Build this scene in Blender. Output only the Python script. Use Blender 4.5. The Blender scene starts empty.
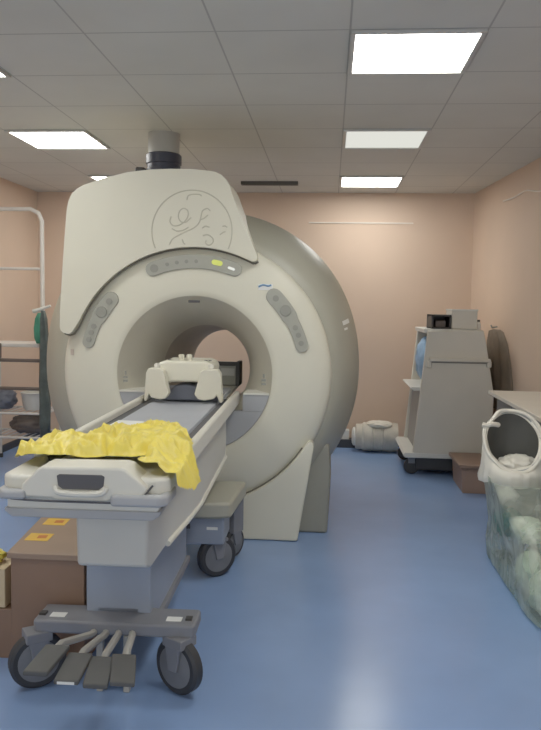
import bpy, bmesh, math, random
from math import sin, cos, pi, radians
from mathutils import Vector, Matrix, noise

random.seed(7)
scene = bpy.context.scene
COL = scene.collection
scene.view_settings.view_transform = 'Standard'
scene.view_settings.look = 'None'
scene.view_settings.exposure = 0.0
scene.view_settings.gamma = 1.15

# ------------------------------------------------------------------ materials
def srgb(r, g, b):
    def f(c):
        c /= 255.0
        return c / 12.92 if c <= 0.04045 else ((c + 0.055) / 1.055) ** 2.4
    return (f(r), f(g), f(b), 1.0)

def material(name, rgb, rough=0.5, metal=0.0, var=0.06, scale=6.0, bump=0.0, bump_scale=60.0, spec=0.5, detail=3.0):
    m = bpy.data.materials.new(name)
    m.use_nodes = True
    nt = m.node_tree
    b = nt.nodes['Principled BSDF']
    c = srgb(*rgb)
    b.inputs['Roughness'].default_value = rough
    b.inputs['Metallic'].default_value = metal
    b.inputs['Specular IOR Level'].default_value = spec
    tc = nt.nodes.new('ShaderNodeTexCoord')
    n = nt.nodes.new('ShaderNodeTexNoise')
    n.inputs['Scale'].default_value = scale
    n.inputs['Detail'].default_value = detail
    nt.links.new(tc.outputs['Object'], n.inputs['Vector'])
    r = nt.nodes.new('ShaderNodeValToRGB')
    r.color_ramp.elements[0].position = 0.3
    r.color_ramp.elements[1].position = 0.7
    r.color_ramp.elements[0].color = tuple(x * (1 - var) for x in c[:3]) + (1,)
    r.color_ramp.elements[1].color = tuple(min(1, x * (1 + var)) for x in c[:3]) + (1,)
    nt.links.new(n.outputs['Fac'], r.inputs['Fac'])
    nt.links.new(r.outputs['Color'], b.inputs['Base Color'])
    if bump:
        n2 = nt.nodes.new('ShaderNodeTexNoise')
        n2.inputs['Scale'].default_value = bump_scale
        nt.links.new(tc.outputs['Object'], n2.inputs['Vector'])
        bp = nt.nodes.new('ShaderNodeBump')
        bp.inputs['Strength'].default_value = bump
        bp.inputs['Distance'].default_value = 0.01
        nt.links.new(n2.outputs['Fac'], bp.inputs['Height'])
        nt.links.new(bp.outputs['Normal'], b.inputs['Normal'])
    return m

def emission(name, rgb, strength):
    m = bpy.data.materials.new(name)
    m.use_nodes = True
    nt = m.node_tree
    nt.nodes.remove(nt.nodes['Principled BSDF'])
    e = nt.nodes.new('ShaderNodeEmission')
    e.inputs['Color'].default_value = srgb(*rgb)
    e.inputs['Strength'].default_value = strength
    nt.links.new(e.outputs[0], nt.nodes['Material Output'].inputs['Surface'])
    return m

def clear_plastic(name, rgb, alpha0, alpha1, scale=7.0):
    m = bpy.data.materials.new(name)
    m.use_nodes = True
    nt = m.node_tree
    b = nt.nodes['Principled BSDF']
    b.inputs['Base Color'].default_value = srgb(*rgb)
    b.inputs['Roughness'].default_value = 0.28
    t = nt.nodes.new('ShaderNodeBsdfTransparent')
    t.inputs['Color'].default_value = (0.9, 0.97, 0.92, 1)
    mix = nt.nodes.new('ShaderNodeMixShader')
    tc = nt.nodes.new('ShaderNodeTexCoord')
    n = nt.nodes.new('ShaderNodeTexNoise')
    n.inputs['Scale'].default_value = scale
    n.inputs['Detail'].default_value = 4
    n.inputs['Distortion'].default_value = 1.2
    nt.links.new(tc.outputs['Object'], n.inputs['Vector'])
    mr = nt.nodes.new('ShaderNodeMapRange')
    mr.inputs['From Min'].default_value = 0.35
    mr.inputs['From Max'].default_value = 0.65
    mr.inputs['To Min'].default_value = alpha0
    mr.inputs['To Max'].default_value = alpha1
    nt.links.new(n.outputs['Fac'], mr.inputs['Value'])
    nt.links.new(mr.outputs['Result'], mix.inputs['Fac'])
    nt.links.new(t.outputs[0], mix.inputs[1])
    nt.links.new(b.outputs[0], mix.inputs[2])
    nt.links.new(mix.outputs[0], nt.nodes['Material Output'].inputs['Surface'])
    return m

GX, GY, MOD, CEIL = -1.139, 3.357, 0.6, 2.72

def ceiling_material():
    m = material('ceiling_tile', (206, 206, 198), rough=0.6, var=0.05, scale=1.5)
    nt = m.node_tree
    b = nt.nodes['Principled BSDF']
    src = b.inputs['Base Color'].links[0].from_socket
    tc = nt.nodes.new('ShaderNodeTexCoord')
    sep = nt.nodes.new('ShaderNodeSeparateXYZ')
    nt.links.new(tc.outputs['Object'], sep.inputs[0])
    outs = []
    for ax, off in (('X', GX), ('Y', GY)):
        a = nt.nodes.new('ShaderNodeMath'); a.operation = 'SUBTRACT'; a.inputs[1].default_value = off - 6.0
        nt.links.new(sep.outputs[ax], a.inputs[0])
        d = nt.nodes.new('ShaderNodeMath'); d.operation = 'DIVIDE'; d.inputs[1].default_value = MOD
        nt.links.new(a.outputs[0], d.inputs[0])
        f = nt.nodes.new('ShaderNodeMath'); f.operation = 'FRACT'
        nt.links.new(d.outputs[0], f.inputs[0])
        s = nt.nodes.new('ShaderNodeMath'); s.operation = 'SUBTRACT'; s.inputs[1].default_value = 0.5
        nt.links.new(f.outputs[0], s.inputs[0])
        ab = nt.nodes.new('ShaderNodeMath'); ab.operation = 'ABSOLUTE'
        nt.links.new(s.outputs[0], ab.inputs[0])
        g = nt.nodes.new('ShaderNodeMath'); g.operation = 'GREATER_THAN'
        g.inputs[1].default_value = 0.5 - (0.0075 if ax == 'X' else 0.0085)
        nt.links.new(ab.outputs[0], g.inputs[0])
        outs.append(g)
    mx = nt.nodes.new('ShaderNodeMath'); mx.operation = 'MAXIMUM'
    nt.links.new(outs[0].outputs[0], mx.inputs[0]); nt.links.new(outs[1].outputs[0], mx.inputs[1])
    mix = nt.nodes.new('ShaderNodeMix'); mix.data_type = 'RGBA'
    nt.links.new(mx.outputs[0], mix.inputs['Factor'])
    nt.links.new(src, mix.inputs['A'])
    mix.inputs['B'].default_value = srgb(168, 168, 162)
    nt.links.new(mix.outputs['Result'], b.inputs['Base Color'])
    return m

M = {}
def defmats():
    M['wall'] = material('wall_paint', (215, 189, 166), rough=0.6, var=0.05, scale=1.1)
    M['floor'] = material('blue_vinyl', (130, 159, 205), rough=0.23, var=0.05, scale=2.2, spec=0.45)
    M['ceiling'] = ceiling_material()
    M['base'] = material('baseboard_dark', (52, 54, 60), rough=0.5)
    M['cream'] = material('scanner_cream', (218, 215, 196), rough=0.42, var=0.02, scale=3)
    M['cream_dark'] = material('emboss_cream', (192, 188, 168), rough=0.5, var=0.02)
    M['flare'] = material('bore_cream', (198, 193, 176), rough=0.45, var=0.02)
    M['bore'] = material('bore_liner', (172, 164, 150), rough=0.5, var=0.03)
    M['taupe'] = material('scanner_taupe', (168, 166, 150), rough=0.42, var=0.03, scale=3)
    M['taupe_dark'] = material('scanner_foot_taupe', (142, 141, 130), rough=0.5, var=0.03)
    M['panel'] = material('panel_grey', (164, 164, 152), rough=0.4, var=0.04, scale=12)
    M['panel_dark'] = material('panel_button', (144, 145, 135), rough=0.45)
    M['green_led'] = emission('display_green', (206, 214, 110), 0.9)
    M['white_led'] = emission('display_white', (236, 238, 228), 0.9)
    M['gap'] = material('dark_gap', (112, 108, 96), rough=0.8)
    M['white'] = material('white_plastic', (214, 213, 205), rough=0.4, var=0.03)
    M['label_white'] = material('label_white', (232, 234, 230), rough=0.5, var=0.02)
    M['label_blue'] = material('label_blue', (110, 150, 190), rough=0.5)
    M['smudge'] = material('faded_print', (186, 172, 158), rough=0.6)
    M['table_cream'] = material('table_cream', (216, 214, 202), rough=0.42, var=0.02)
    M['skirt'] = material('table_skirt', (204, 203, 194), rough=0.45, var=0.02)
    M['bluegrey'] = material('table_bluegrey', (146, 156, 172), rough=0.45, var=0.03)
    M['edge'] = material('bumper_grey', (168, 170, 172), rough=0.5, var=0.04)
    M['base_grey'] = material('caster_bar_grey', (122, 124, 130), rough=0.5, var=0.06, scale=10)
    M['dark'] = material('dark_recess', (78, 78, 82), rough=0.6)
    M['rubber'] = material('black_rubber', (50, 51, 54), rough=0.6)
    M['hub'] = material('wheel_hub', (112, 114, 118), rough=0.5, var=0.08, scale=14)
    M['pedal'] = material('pedal_grey', (78, 78, 76), rough=0.6, var=0.06, scale=15)
    M['lever'] = material('pedal_lever', (170, 168, 160), rough=0.45)
    M['pad'] = material('table_pad', (166, 170, 178), rough=0.5, var=0.04, scale=4)
    M['cushion'] = material('cushion_grey', (110, 114, 126), rough=0.6)
    M['coil'] = material('coil_cream', (226, 223, 204), rough=0.38, var=0.02)
    M['yellow'] = material('yellow_film', (238, 219, 94), rough=0.36, var=0.10, scale=9, bump=0.25, bump_scale=45)
    M['yellow2'] = material('yellow_sticker', (226, 180, 52), rough=0.5, var=0.05)
    M['red'] = material('sticker_print', (196, 112, 44), rough=0.6)
    M['wood'] = material('brown_laminate', (134, 106, 86), rough=0.5, var=0.08, scale=5)
    M['wood_top'] = material('brown_laminate_top', (150, 126, 106), rough=0.4, var=0.06, scale=5)
    M['carton'] = material('carton', (196, 176, 142), rough=0.7)
    M['navy'] = material('duct_navy', (46, 50, 66), rough=0.4)
    M['duct'] = material('duct_grey', (170, 170, 166), rough=0.35, var=0.04)
    M['black'] = material('black_plastic', (58, 56, 54), rough=0.5)
    M['slot'] = material('diffuser_dark', (84, 82, 78), rough=0.6)
    M['rackpipe'] = material('rack_pipe', (212, 206, 198), rough=0.35)
    M['rackdark'] = material('rack_dark', (104, 92, 84), rough=0.5)
    M['greencloth'] = material('green_cloth', (70, 138, 110), rough=0.7, var=0.15, scale=16)
    M['hose'] = material('dark_cloth', (84, 92, 88), rough=0.7, var=0.25, scale=14)
    M['bag_dark'] = material('dark_bag', (98, 88, 82), rough=0.7, var=0.2, scale=10)
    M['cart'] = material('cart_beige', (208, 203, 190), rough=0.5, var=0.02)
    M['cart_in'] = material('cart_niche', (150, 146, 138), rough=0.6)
    M['pouch'] = clear_plastic('pouch_film', (170, 200, 222), 0.6, 0.9, 12)
    M['bluecloth'] = material('blue_drape', (136, 172, 206), rough=0.5, var=0.12, scale=14)
    M['brown'] = material('stool_brown', (152, 124, 108), rough=0.55, var=0.06)
    M['brown_top'] = material('stool_brown_top', (142, 116, 100), rough=0.5, var=0.05)
    M['canister'] = material('canister_grey', (196, 190, 176), rough=0.5, var=0.12, scale=12)
    M['dark_shape'] = material('dark_shape_surface', (124, 110, 94), rough=0.85, var=0.2, scale=7)
    M['counter'] = material('counter_white', (222, 216, 202), rough=0.4, var=0.02)
    M['counter_side'] = material('counter_side', (128, 128, 124), rough=0.5)
    M['liner'] = material('white_liner', (230, 226, 212), rough=0.45, var=0.05, scale=8, bump=0.2, bump_scale=18)
    M['liner_in'] = material('liner_painted_shade', (78, 78, 74), rough=0.7, var=0.1)  # dark tone paints the shade inside the white liner
    M['clear'] = clear_plastic('clear_bag', (206, 212, 198), 0.22, 0.62, 5)
    M['teal'] = material('teal_cloth', (56, 122, 116), rough=0.7, var=0.2, scale=14)
    M['pale'] = material('pale_green_cloth', (196, 208, 192), rough=0.7, var=0.12, scale=12)
    M['steel'] = material('stand_steel', (170, 172, 170), rough=0.35, metal=0.7)
    M['cable'] = material('white_cable', (232, 222, 210), rough=0.5)
    M['lit'] = emission('diffuser_lit', (255, 254, 248), 15.0)
    M['dim'] = emission('diffuser_dim', (232, 232, 222), 0.9)
    M['fixture'] = material('fixture_frame', (196, 196, 190), rough=0.4, var=0.02)
defmats()

# ------------------------------------------------------------------ mesh helpers
def face(bm, vs):
    try:
        return bm.faces.new(vs)
    except ValueError:
        return None

def box(bm, x0, x1, y0, y1, z0, z1):
    v = [bm.verts.new(p) for p in ((x0,y0,z0),(x1,y0,z0),(x1,y1,z0),(x0,y1,z0),(x0,y0,z1),(x1,y0,z1),(x1,y1,z1),(x0,y1,z1))]
    for q in ((0,3,2,1),(4,5,6,7),(0,1,5,4),(1,2,6,5),(2,3,7,6),(3,0,4,7)):
        face(bm, [v[i] for i in q])

def prism(bm, pts, axis, a0, a1, cap=True):
    """polygon in the plane across axis ('x': (y,z), 'y': (x,z), 'z': (x,y)), swept from a0 to a1"""
    def P(p, a):
        return {'x': (a, p[0], p[1]), 'y': (p[0], a, p[1]), 'z': (p[0], p[1], a)}[axis]
    A = [bm.verts.new(P(p, a0)) for p in pts]
    B = [bm.verts.new(P(p, a1)) for p in pts]
    n = len(pts)
    for i in range(n):
        face(bm, [A[i], A[(i+1) % n], B[(i+1) % n], B[i]])
    if cap:
        face(bm, A[::-1]); face(bm, B)

def loft(bm, rings, closed=True, cap0=True, cap1=True):
    vr = [[bm.verts.new(p) for p in r] for r in rings]
    n = len(rings[0])
    for a, b in zip(vr, vr[1:]):
        for i in range(n if closed else n - 1):
            j = (i + 1) % n
            face(bm, [a[i], a[j], b[j], b[i]])
    if closed and cap0: face(bm, vr[0][::-1])
    if closed and cap1: face(bm, vr[-1])

def catmull(pts, k=6, closed=False):
    P = [Vector(p) for p in pts]
    out = []
    n = len(P)
    for i in range(n if closed else n - 1):
        if closed:
            p0, p1, p2, p3 = P[i-1], P[i], P[(i+1) % n], P[(i+2) % n]
        else:
            p0, p1, p2, p3 = P[max(i-1, 0)], P[i], P[i+1], P[min(i+2, n-1)]
        for j in range(k):
            t = j / k
            out.append(0.5 * ((2*p1) + (p2-p0)*t + (2*p0-5*p1+4*p2-p3)*t*t + (3*p1-p0-3*p2+p3)*t**3))
    if not closed: out.append(P[-1])
    return out

def tube(bm, pts, r, n=8, closed=False, radii=None):
    P = [Vector(p) for p in pts]
    rings = []
    m = len(P)
    up = None
    for i, p in enumerate(P):
        a = P[i-1] if (i or closed) else P[0]
        b = P[(i+1) % m] if (i < m-1 or closed) else P[-1]
        d = (b - a).normalized()
        if up is None:
            up = d.orthogonal().normalized()
        up = (up - d * up.dot(d))
        up = up.normalized() if up.length > 1e-6 else d.orthogonal().normalized()
        s = d.cross(up)
        rr = radii[i] if radii else r
        rings.append([p + (up * cos(2*pi*k/n) + s * sin(2*pi*k/n)) * rr for k in range(n)])
    if closed: rings.append(rings[0])
    loft(bm, rings, cap0=not closed, cap1=not closed)

def lathe(bm, prof, c, axis='y', n=48, cap0=False, cap1=False):
    """prof: (radius, position along axis)"""
    rings = []
    for r, a in prof:
        ring = []
        for k in range(n):
            t = 2*pi*k/n
            u, w = r*cos(t), r*sin(t)
            ring.append({'y': (c[0]+u, c[1]+a, c[2]+w), 'z': (c[0]+u, c[1]+w, c[2]+a), 'x': (c[0]+a, c[1]+u, c[2]+w)}[axis])
        rings.append(ring)
    loft(bm, rings, cap0=cap0, cap1=cap1)

ROOTM = {}
def obj(name, bm, mat, parent=None, bevel=0.0, seg=2, local=False, sharp=40, subsurf=0):
    """links bm (world coordinates unless local) as one mesh object"""
    bmesh.ops.remove_doubles(bm, verts=bm.verts, dist=1e-5)
    bmesh.ops.recalc_face_normals(bm, faces=bm.faces)
    me = bpy.data.meshes.new(name)
    o = bpy.data.objects.new(name, me)
    COL.objects.link(o)
    if parent is not None:
        o.parent = parent
        if not local:
            bm.transform(ROOTM[parent.name].inverted())
        ROOTM[o.name] = ROOTM[parent.name]
    else:
        if not local:
            lo = [min(v.co[i] for v in bm.verts) for i in range(3)]
            hi = [max(v.co[i] for v in bm.verts) for i in range(3)]
            c = Vector(((lo[0]+hi[0])/2, (lo[1]+hi[1])/2, lo[2]))
            mtx = Matrix.Translation(c)
            bm.transform(mtx.inverted())
            o.location = c
            ROOTM[o.name] = mtx
        else:
            ROOTM[o.name] = Matrix.Identity(4)
    bm.to_mesh(me); bm.free()
    me.materials.append(mat)
    for p in me.polygons: p.use_smooth = True
    me.set_sharp_from_angle(angle=radians(sharp))
    if bevel:
        b = o.modifiers.new('bevel', 'BEVEL')
        b.width = bevel; b.segments = seg; b.limit_method = 'ANGLE'; b.angle_limit = radians(35)
        b.harden_normals = True
    if subsurf:
        s = o.modifiers.new('sub', 'SUBSURF'); s.levels = subsurf; s.render_levels = subsurf
    return o

def tag(o, label=None, cat=None, group=None, kind=None):
    if label: o['label'] = label
    if cat: o['category'] = cat
    if group: o['group'] = group
    if kind: o['kind'] = kind
    return o

def thing(name, label, cat, loc=(0,0,0), rotz=0.0, group=None):
    o = bpy.data.objects.new(name, None)
    COL.objects.link(o)
    o.empty_display_size = 0.1
    o.location = loc; o.rotation_euler = (0, 0, rotz)
    ROOTM[o.name] = Matrix.Translation(loc) @ Matrix.Rotation(rotz, 4, 'Z')
    return tag(o, label, cat, group)

def copy_thing(root, loc, label, group=None):
    r = root.copy(); COL.objects.link(r); r.location = loc
    r['label'] = label
    if group: r['group'] = group
    for ch in list(root.children):
        c = ch.copy(); COL.objects.link(c); c.parent = r
        for g in list(ch.children):
            d = g.copy(); COL.objects.link(d); d.parent = c
    return r

def B(): return bmesh.new()
def mkbox(*a):
    bm = B(); box(bm, *a); return bm
def mkprism(*a):
    bm = B(); prism(bm, *a); return bm
def mktube(*a, **k):
    bm = B(); tube(bm, *a, **k); return bm
def mklathe(*a, **k):
    bm = B(); lathe(bm, *a, **k); return bm

# ------------------------------------------------------------------ room shell
XL, XR, YB, YF = -3.25, 1.50, 8.0, -1.6
def wx(y): return 1.49 + .082*(8.0 - y)      # the right wall runs slightly out of square
XF = wx(YF)
def setting(name, bm, mat, **k):
    return tag(obj(name, bm, mat, local=True, **k), kind='structure')
setting('floor', mkbox(XL-.1, XF+.1, YF-.1, YB+.1, -0.1, 0), M['floor'])
setting('ceiling', mkbox(XL-.1, XF+.1, YF-.1, YB+.1, CEIL, CEIL+0.1), M['ceiling'])
setting('wall_back', mkbox(XL-.1, XR+.1, YB, YB+.1, 0, CEIL), M['wall'])
setting('wall_left', mkbox(XL-.1, XL, YF, YB, 0, CEIL), M['wall'])
setting('wall_right', mkprism([(wx(YF),YF),(wx(YF)+.1,YF),(wx(YB)+.1,YB),(wx(YB),YB)], 'z', 0, CEIL), M['wall'])
# front wall left out; world light added as fill from behind the camera
setting('baseboard_back', mkbox(XL+.02, XR-.02, YB-.02, YB, 0, 0.07), M['base'])
setting('baseboard_left', mkbox(XL, XL+.02, YF, YB, 0, 0.07), M['base'])
setting('baseboard_right', mkprism([(wx(YF)-.02,YF),(wx(YF),YF),(wx(YB),YB),(wx(YB)-.02,YB)], 'z', 0, .07), M['base'])

# ------------------------------------------------------------------ ceiling lights
def ceiling_light(ci, ri, lit, label):
    x0 = GX + MOD*ci; y0 = GY + MOD*ri
    t = thing('ceiling_light', label, 'ceiling light', (x0+.3, y0+.3, CEIL), 0, 'square ceiling panel lights')
    bm = B()
    w = 0.026
    for a in ((0.004,0.596,0.004,w),(0.004,0.596,0.6-w,0.596),(0.004,w,w,0.6-w),(0.6-w,0.596,w,0.6-w)):
        box(bm, x0+a[0], x0+a[1], y0+a[2], y0+a[3], CEIL-0.014, CEIL)
    obj('frame', bm, M['fixture'], t, bevel=0.003)
    obj('diffuser', mkbox(x0+w, x0+.6-w, y0+w, y0+.6-w, CEIL-0.007, CEIL-0.001), M['lit'] if lit else M['dim'], t)
    return t
ceiling_light(2, 0, True, 'large bright square ceiling light nearest the camera, upper right of the scanner')
ceiling_light(2, 3, False, 'dim unlit-looking square ceiling panel between two bright ones')
ceiling_light(2, 6, True, 'bright square ceiling light close to the back wall, right of the scanner')
ceiling_light(-2, 3, True, 'bright square ceiling light in front of the scanner top, left side')
ceiling_light(-2, 6, True, 'bright square ceiling light mostly hidden behind the scanner hood')
ceiling_light(-2, 0, True, 'bright square ceiling light whose corner just shows at the left edge')
ceiling_light(2, -3, True, 'square ceiling light above and behind the camera on the right')
ceiling_light(-2, -3, True, 'square ceiling light above and behind the camera on the left')

# linear slot diffuser
t = thing('slot_diffuser', 'long dark slot diffuser in the ceiling behind the scanner', 'air vent', (-.6, 7.31, CEIL))
bm = B()
box(bm, -.90, -.34, 7.27, 7.285, CEIL-.03, CEIL); box(bm, -.90, -.34, 7.335, 7.35, CEIL-.03, CEIL)
box(bm, -.90, -.885, 7.285, 7.335, CEIL-.03, CEIL); box(bm, -.355, -.34, 7.285, 7.335, CEIL-.03, CEIL)
obj('frame', bm, M['slot'], t)
obj('blade', mkbox(-.885, -.355, 7.302, 7.318, CEIL-.024, CEIL-.004), M['black'], t)

# ------------------------------------------------------------------ the scanner
CX, CZ = -0.855, 1.06
mri = thing('mri_scanner', 'huge cream and taupe ring-shaped MRI scanner with a round tunnel', 'MRI scanner', (CX, 5.3, 0))
N = 144
def body_ring(r, y):
    s = min(max((y - 4.72) / 0.6, 0), 1)
    cx = CX - 0.05 * s
    out = []
    for k in range(N):
        a = 2*pi*k/N
        c_, s_ = cos(a), sin(a)
        e = 2/2.16
        x = math.copysign(abs(c_)**e, c_) * r; z = math.copysign(abs(s_)**e, s_) * r
        if s_ < 0: x, z = c_*r, s_*r
        if x < 0: x *= 1 + .055*s
        out.append((cx + x, y, max(CZ + z, 0.06)))
    return out
prof = [(.82,4.70),(.885,4.715),(.93,4.75),(.98,4.82),(1.03,4.91),(1.075,5.03),(1.105,5.18),(1.12,5.35),(1.12,5.55),(1.10,5.75),(1.05,5.92),(.95,6.08),(.8,6.18),(.6,6.24),(.42,6.26),(.34,6.22)]
bm = B(); loft(bm, [body_ring(r, y) for r, y in prof], cap0=False, cap1=False)
obj('body_shell', bm, M['taupe'], mri, sharp=60)
# front cover with flared mouth
prof = [(.845,4.755),(.868,4.735),(.874,4.705),(.868,4.672),(.845,4.648),(.80,4.628),(.72,4.610),(.62,4.600),(.54,4.597),(.515,4.600),(.500,4.608)]
bm = B(); lathe(bm, prof, (CX, 0, CZ), n=N); obj('front_cover', bm, M['cream'], mri, sharp=60)
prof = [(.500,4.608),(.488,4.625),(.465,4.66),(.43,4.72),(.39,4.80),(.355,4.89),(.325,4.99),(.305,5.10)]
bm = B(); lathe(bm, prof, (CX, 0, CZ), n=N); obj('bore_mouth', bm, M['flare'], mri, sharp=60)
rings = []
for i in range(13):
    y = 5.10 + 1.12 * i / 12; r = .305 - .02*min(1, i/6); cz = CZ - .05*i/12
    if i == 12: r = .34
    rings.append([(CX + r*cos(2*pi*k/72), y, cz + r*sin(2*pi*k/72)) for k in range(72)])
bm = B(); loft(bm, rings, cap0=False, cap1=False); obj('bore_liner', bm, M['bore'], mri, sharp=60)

# hood: the tall raised cover above the ring
def arcpts(r, a0, a1, n):
    return [(CX + r*cos(radians(a0 + (a1-a0)*i/n)), CZ + r*sin(radians(a0 + (a1-a0)*i/n))) for i in range(n+1)]
hood_pts = [(-1.715,1.345),(-1.712,1.45),(-1.70,1.65),(-1.685,1.85),(-1.668,2.05)]
hood_pts += [(-1.663,2.10),(-1.652,2.145),(-1.632,2.185),(-1.60,2.215),(-1.56,2.238)]
hood_pts += [(-1.42,2.285),(-1.28,2.318),(-1.14,2.335),(-1.0,2.340),(-.87,2.338),(-.76,2.328)]
hood_pts += [(-.72,2.320),(-.685,2.303),(-.655,2.275),(-.635,2.235),(-.60,2.14),(-.55,2.02),(-.50,1.91),(-.462,1.825)]
hood_pts += [(-.455,1.80),(-.460,1.783),(-.475,1.775),(-.495,1.778)]
hood_pts += arcpts(.803, 62, 155, 40)
hood_pts += [(-1.612,1.352),(-1.635,1.318),(-1.66,1.306),(-1.69,1.312),(-1.708,1.325)]
obj('hood', mkprism(hood_pts, 'y', 4.565, 5.05), M['cream'], mri, bevel=0.03, seg=4)
# thin shadow gap that follows the hood's lower edge
gap = [(x, 4.60, z) for x, z in ([(-1.712,1.33),(-1.69,1.302),(-1.66,1.294),(-1.628,1.306),(-1.603,1.342)] + arcpts(.796, 155, 62, 40) + [(-.49,1.768),(-.47,1.765),(-.452,1.776)])]
obj('hood_seam', mktube(gap, .0055, 6), M['gap'], mri)
# emblem pressed into the hood: ring with script monogram
ec = (-.868, 1.958); ER = .252
FY = 4.566
def em(p):   # emblem units -> world
    return (ec[0] + p[0]*ER, FY, ec[1] + p[1]*ER)
bm = B()
ringp = []
for k in range(97):
    a = radians(-25 + 230*k/96)
    p = em((cos(a), sin(a)))
    ringp.append(p)
tube(bm, ringp, .0042, 6)
strokes = [
 [(-.13,.76),(-.10,.86),(0,.90),(.18,.90),(.24,.86)],
 [(-.52,.36),(-.55,.24),(-.48,.14),(-.34,.14),(-.20,.22),(-.10,.36),(-.10,.50),(-.20,.56),(-.30,.50),(-.34,.36),(-.28,.24),(-.16,.22),(-.06,.30),(-.02,.34)],
 [(-.50,.06),(-.36,0),(-.20,.03),(-.08,.10)],
 [(-.56,-.33),(-.49,-.20),(-.34,-.10),(-.14,0),(.04,.08),(.17,.20),(.22,.34),(.26,.50),(.38,.56),(.46,.50)],
 [(.20,.28),(.30,.32),(.40,.40)],
 [(.26,.08),(.34,.13),(.44,.10)],
 [(.28,-.10),(.40,-.08),(.52,-.16),(.53,-.26),(.44,-.33),(.35,-.29),(.36,-.22)],
 [(.76,.12),(.82,.14),(.88,.10)],
 [(-.24,-.20),(-.21,-.28),(-.16,-.32)],
 [(.70,-.08),(.78,-.02),(.84,.0)],
]
for s in strokes:
    tube(bm, catmull([em(p) for p in s], 6), .0042, 6)
obj('emblem', bm, M['cream_dark'], mri)

# control panels on the front cover
def front_y(r):
    return 4.597 + max(0, (r - .62))*0.09
def arc_strip(rc, a0, a1, hw, y0, y1, fat=None):
    """strip following the ring between two angles, rounded ends"""
    n = 28
    outer, inner = [], []
    for i in range(n+1):
        t = i/n; a = radians(a0 + (a1-a0)*t)
        w = hw if fat is None else fat(t)*hw
        outer.append((rc+w, a)); inner.append((rc-w, a))
    def pt(r, a): return (CX + r*cos(a), CZ + r*sin(a))
    pts = [pt(*q) for q in outer]
    sg = 1 if a1 > a0 else -1
    w1 = hw if fat is None else fat(1)*hw; w0 = hw if fat is None else fat(0)*hw
    for k in range(1, 8):
        b = pi/2 - pi*k/8
        pts.append(pt(rc + w1*sin(b), radians(a1) + sg*w1*cos(b)/rc))
    pts += [pt(*q) for q in inner[::-1]]
    for k in range(1, 8):
        b = -pi/2 + pi*k/8
        pts.append(pt(rc + w0*sin(b), radians(a0) - sg*w0*cos(b)/rc))
    return mkprism(pts, 'y', y0, y1)
def disc(bm, rc, a, r, y0, y1, n=20):
    c = (CX + rc*cos(radians(a)), CZ + rc*sin(radians(a)))
    prism(bm, [(c[0]+r*cos(2*pi*k/n), c[1]+r*sin(2*pi*k/n)) for k in range(n)], 'y', y0, y1)
p1 = obj('control_panel', arc_strip(.715, 112, 69, .044, 4.592, 4.63), M['panel'], mri, bevel=.004)
def button(a, r, root, rc=.715):
    bm = B(); disc(bm, rc, a, r, 4.588, 4.60, 16); obj('button', bm, M['panel_dark'], root)
button(111, .026, p1)
for a in (104, 99, 94, 89): button(a, .012, p1)
obj('display', arc_strip(.722, 80, 77, .016, 4.587, 4.60), M['green_led'], p1)
obj('indicator_light', arc_strip(.712, 72, 69.6, .008, 4.587, 4.60), M['white_led'], p1)
fatL = lambda t: 1.0 if t < .45 else (1.0 + .25*min(1, (t-.45)/.1))
for a0, a1 in ((164, 139), (16, 45)):
    p = obj('control_panel', arc_strip(.712, a0, a1, .040, 4.595, 4.63, fatL), M['panel'], mri, bevel=.004)
    am = a0 + (a1-a0)*.68
    bm = B(); disc(bm, .712, am, .036, 4.588, 4.60, 28)
    obj('dial', bm, M['panel_dark'], p, bevel=.004)
    for f in (.05, .2, .34): button(a0+(a1-a0)*f, .017, p, .712)
    button(a0+(a1-a0)*.95, .020, p, .712)
# small plates and stickers on the front
bm = B(); box(bm, -.895, -.822, 4.60, 4.618, 1.516, 1.532); obj('bore_marker', bm, M['dark'], mri, bevel=.004)
for x in (-1.297, -.408):
    bm = B()
    box(bm, x-.006, x+.006, 4.594, 4.60, 1.05, 1.075); box(bm, x-.014, x+.014, 4.594, 4.60, 1.028, 1.042); box(bm, x-.014, x+.014, 4.594, 4.60, 1.004, 1.018)
    obj('alignment_mark', bm, M['panel_dark'], mri)
st = obj('sticker', mkprism([(-.452,1.602),(-.362,1.602),(-.362,1.640),(-.452,1.640)], 'y', 4.604, 4.612), M['label_white'], mri)
bm = B(); tube(bm, catmull([(-.45,4.603,1.622),(-.42,4.603,1.634),(-.39,4.603,1.628),(-.37,4.603,1.634)], 5), .006, 5); obj('sticker_print', bm, M['label_blue'], st)
obj('faded_print', mkbox(-1.665, -1.645, 4.622, 4.65, 1.168, 1.205), M['smudge'], mri)
obj('faded_print', mkbox(-1.605, -1.59, 4.62, 4.65, 1.160, 1.20), M['smudge'], mri)
bm = B()
for i in range(4): box(bm, -1.575+.022*i, -1.562+.022*i, 4.616, 4.65, 1.150, 1.172)
obj('faded_lettering', bm, M['smudge'], mri)
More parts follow.
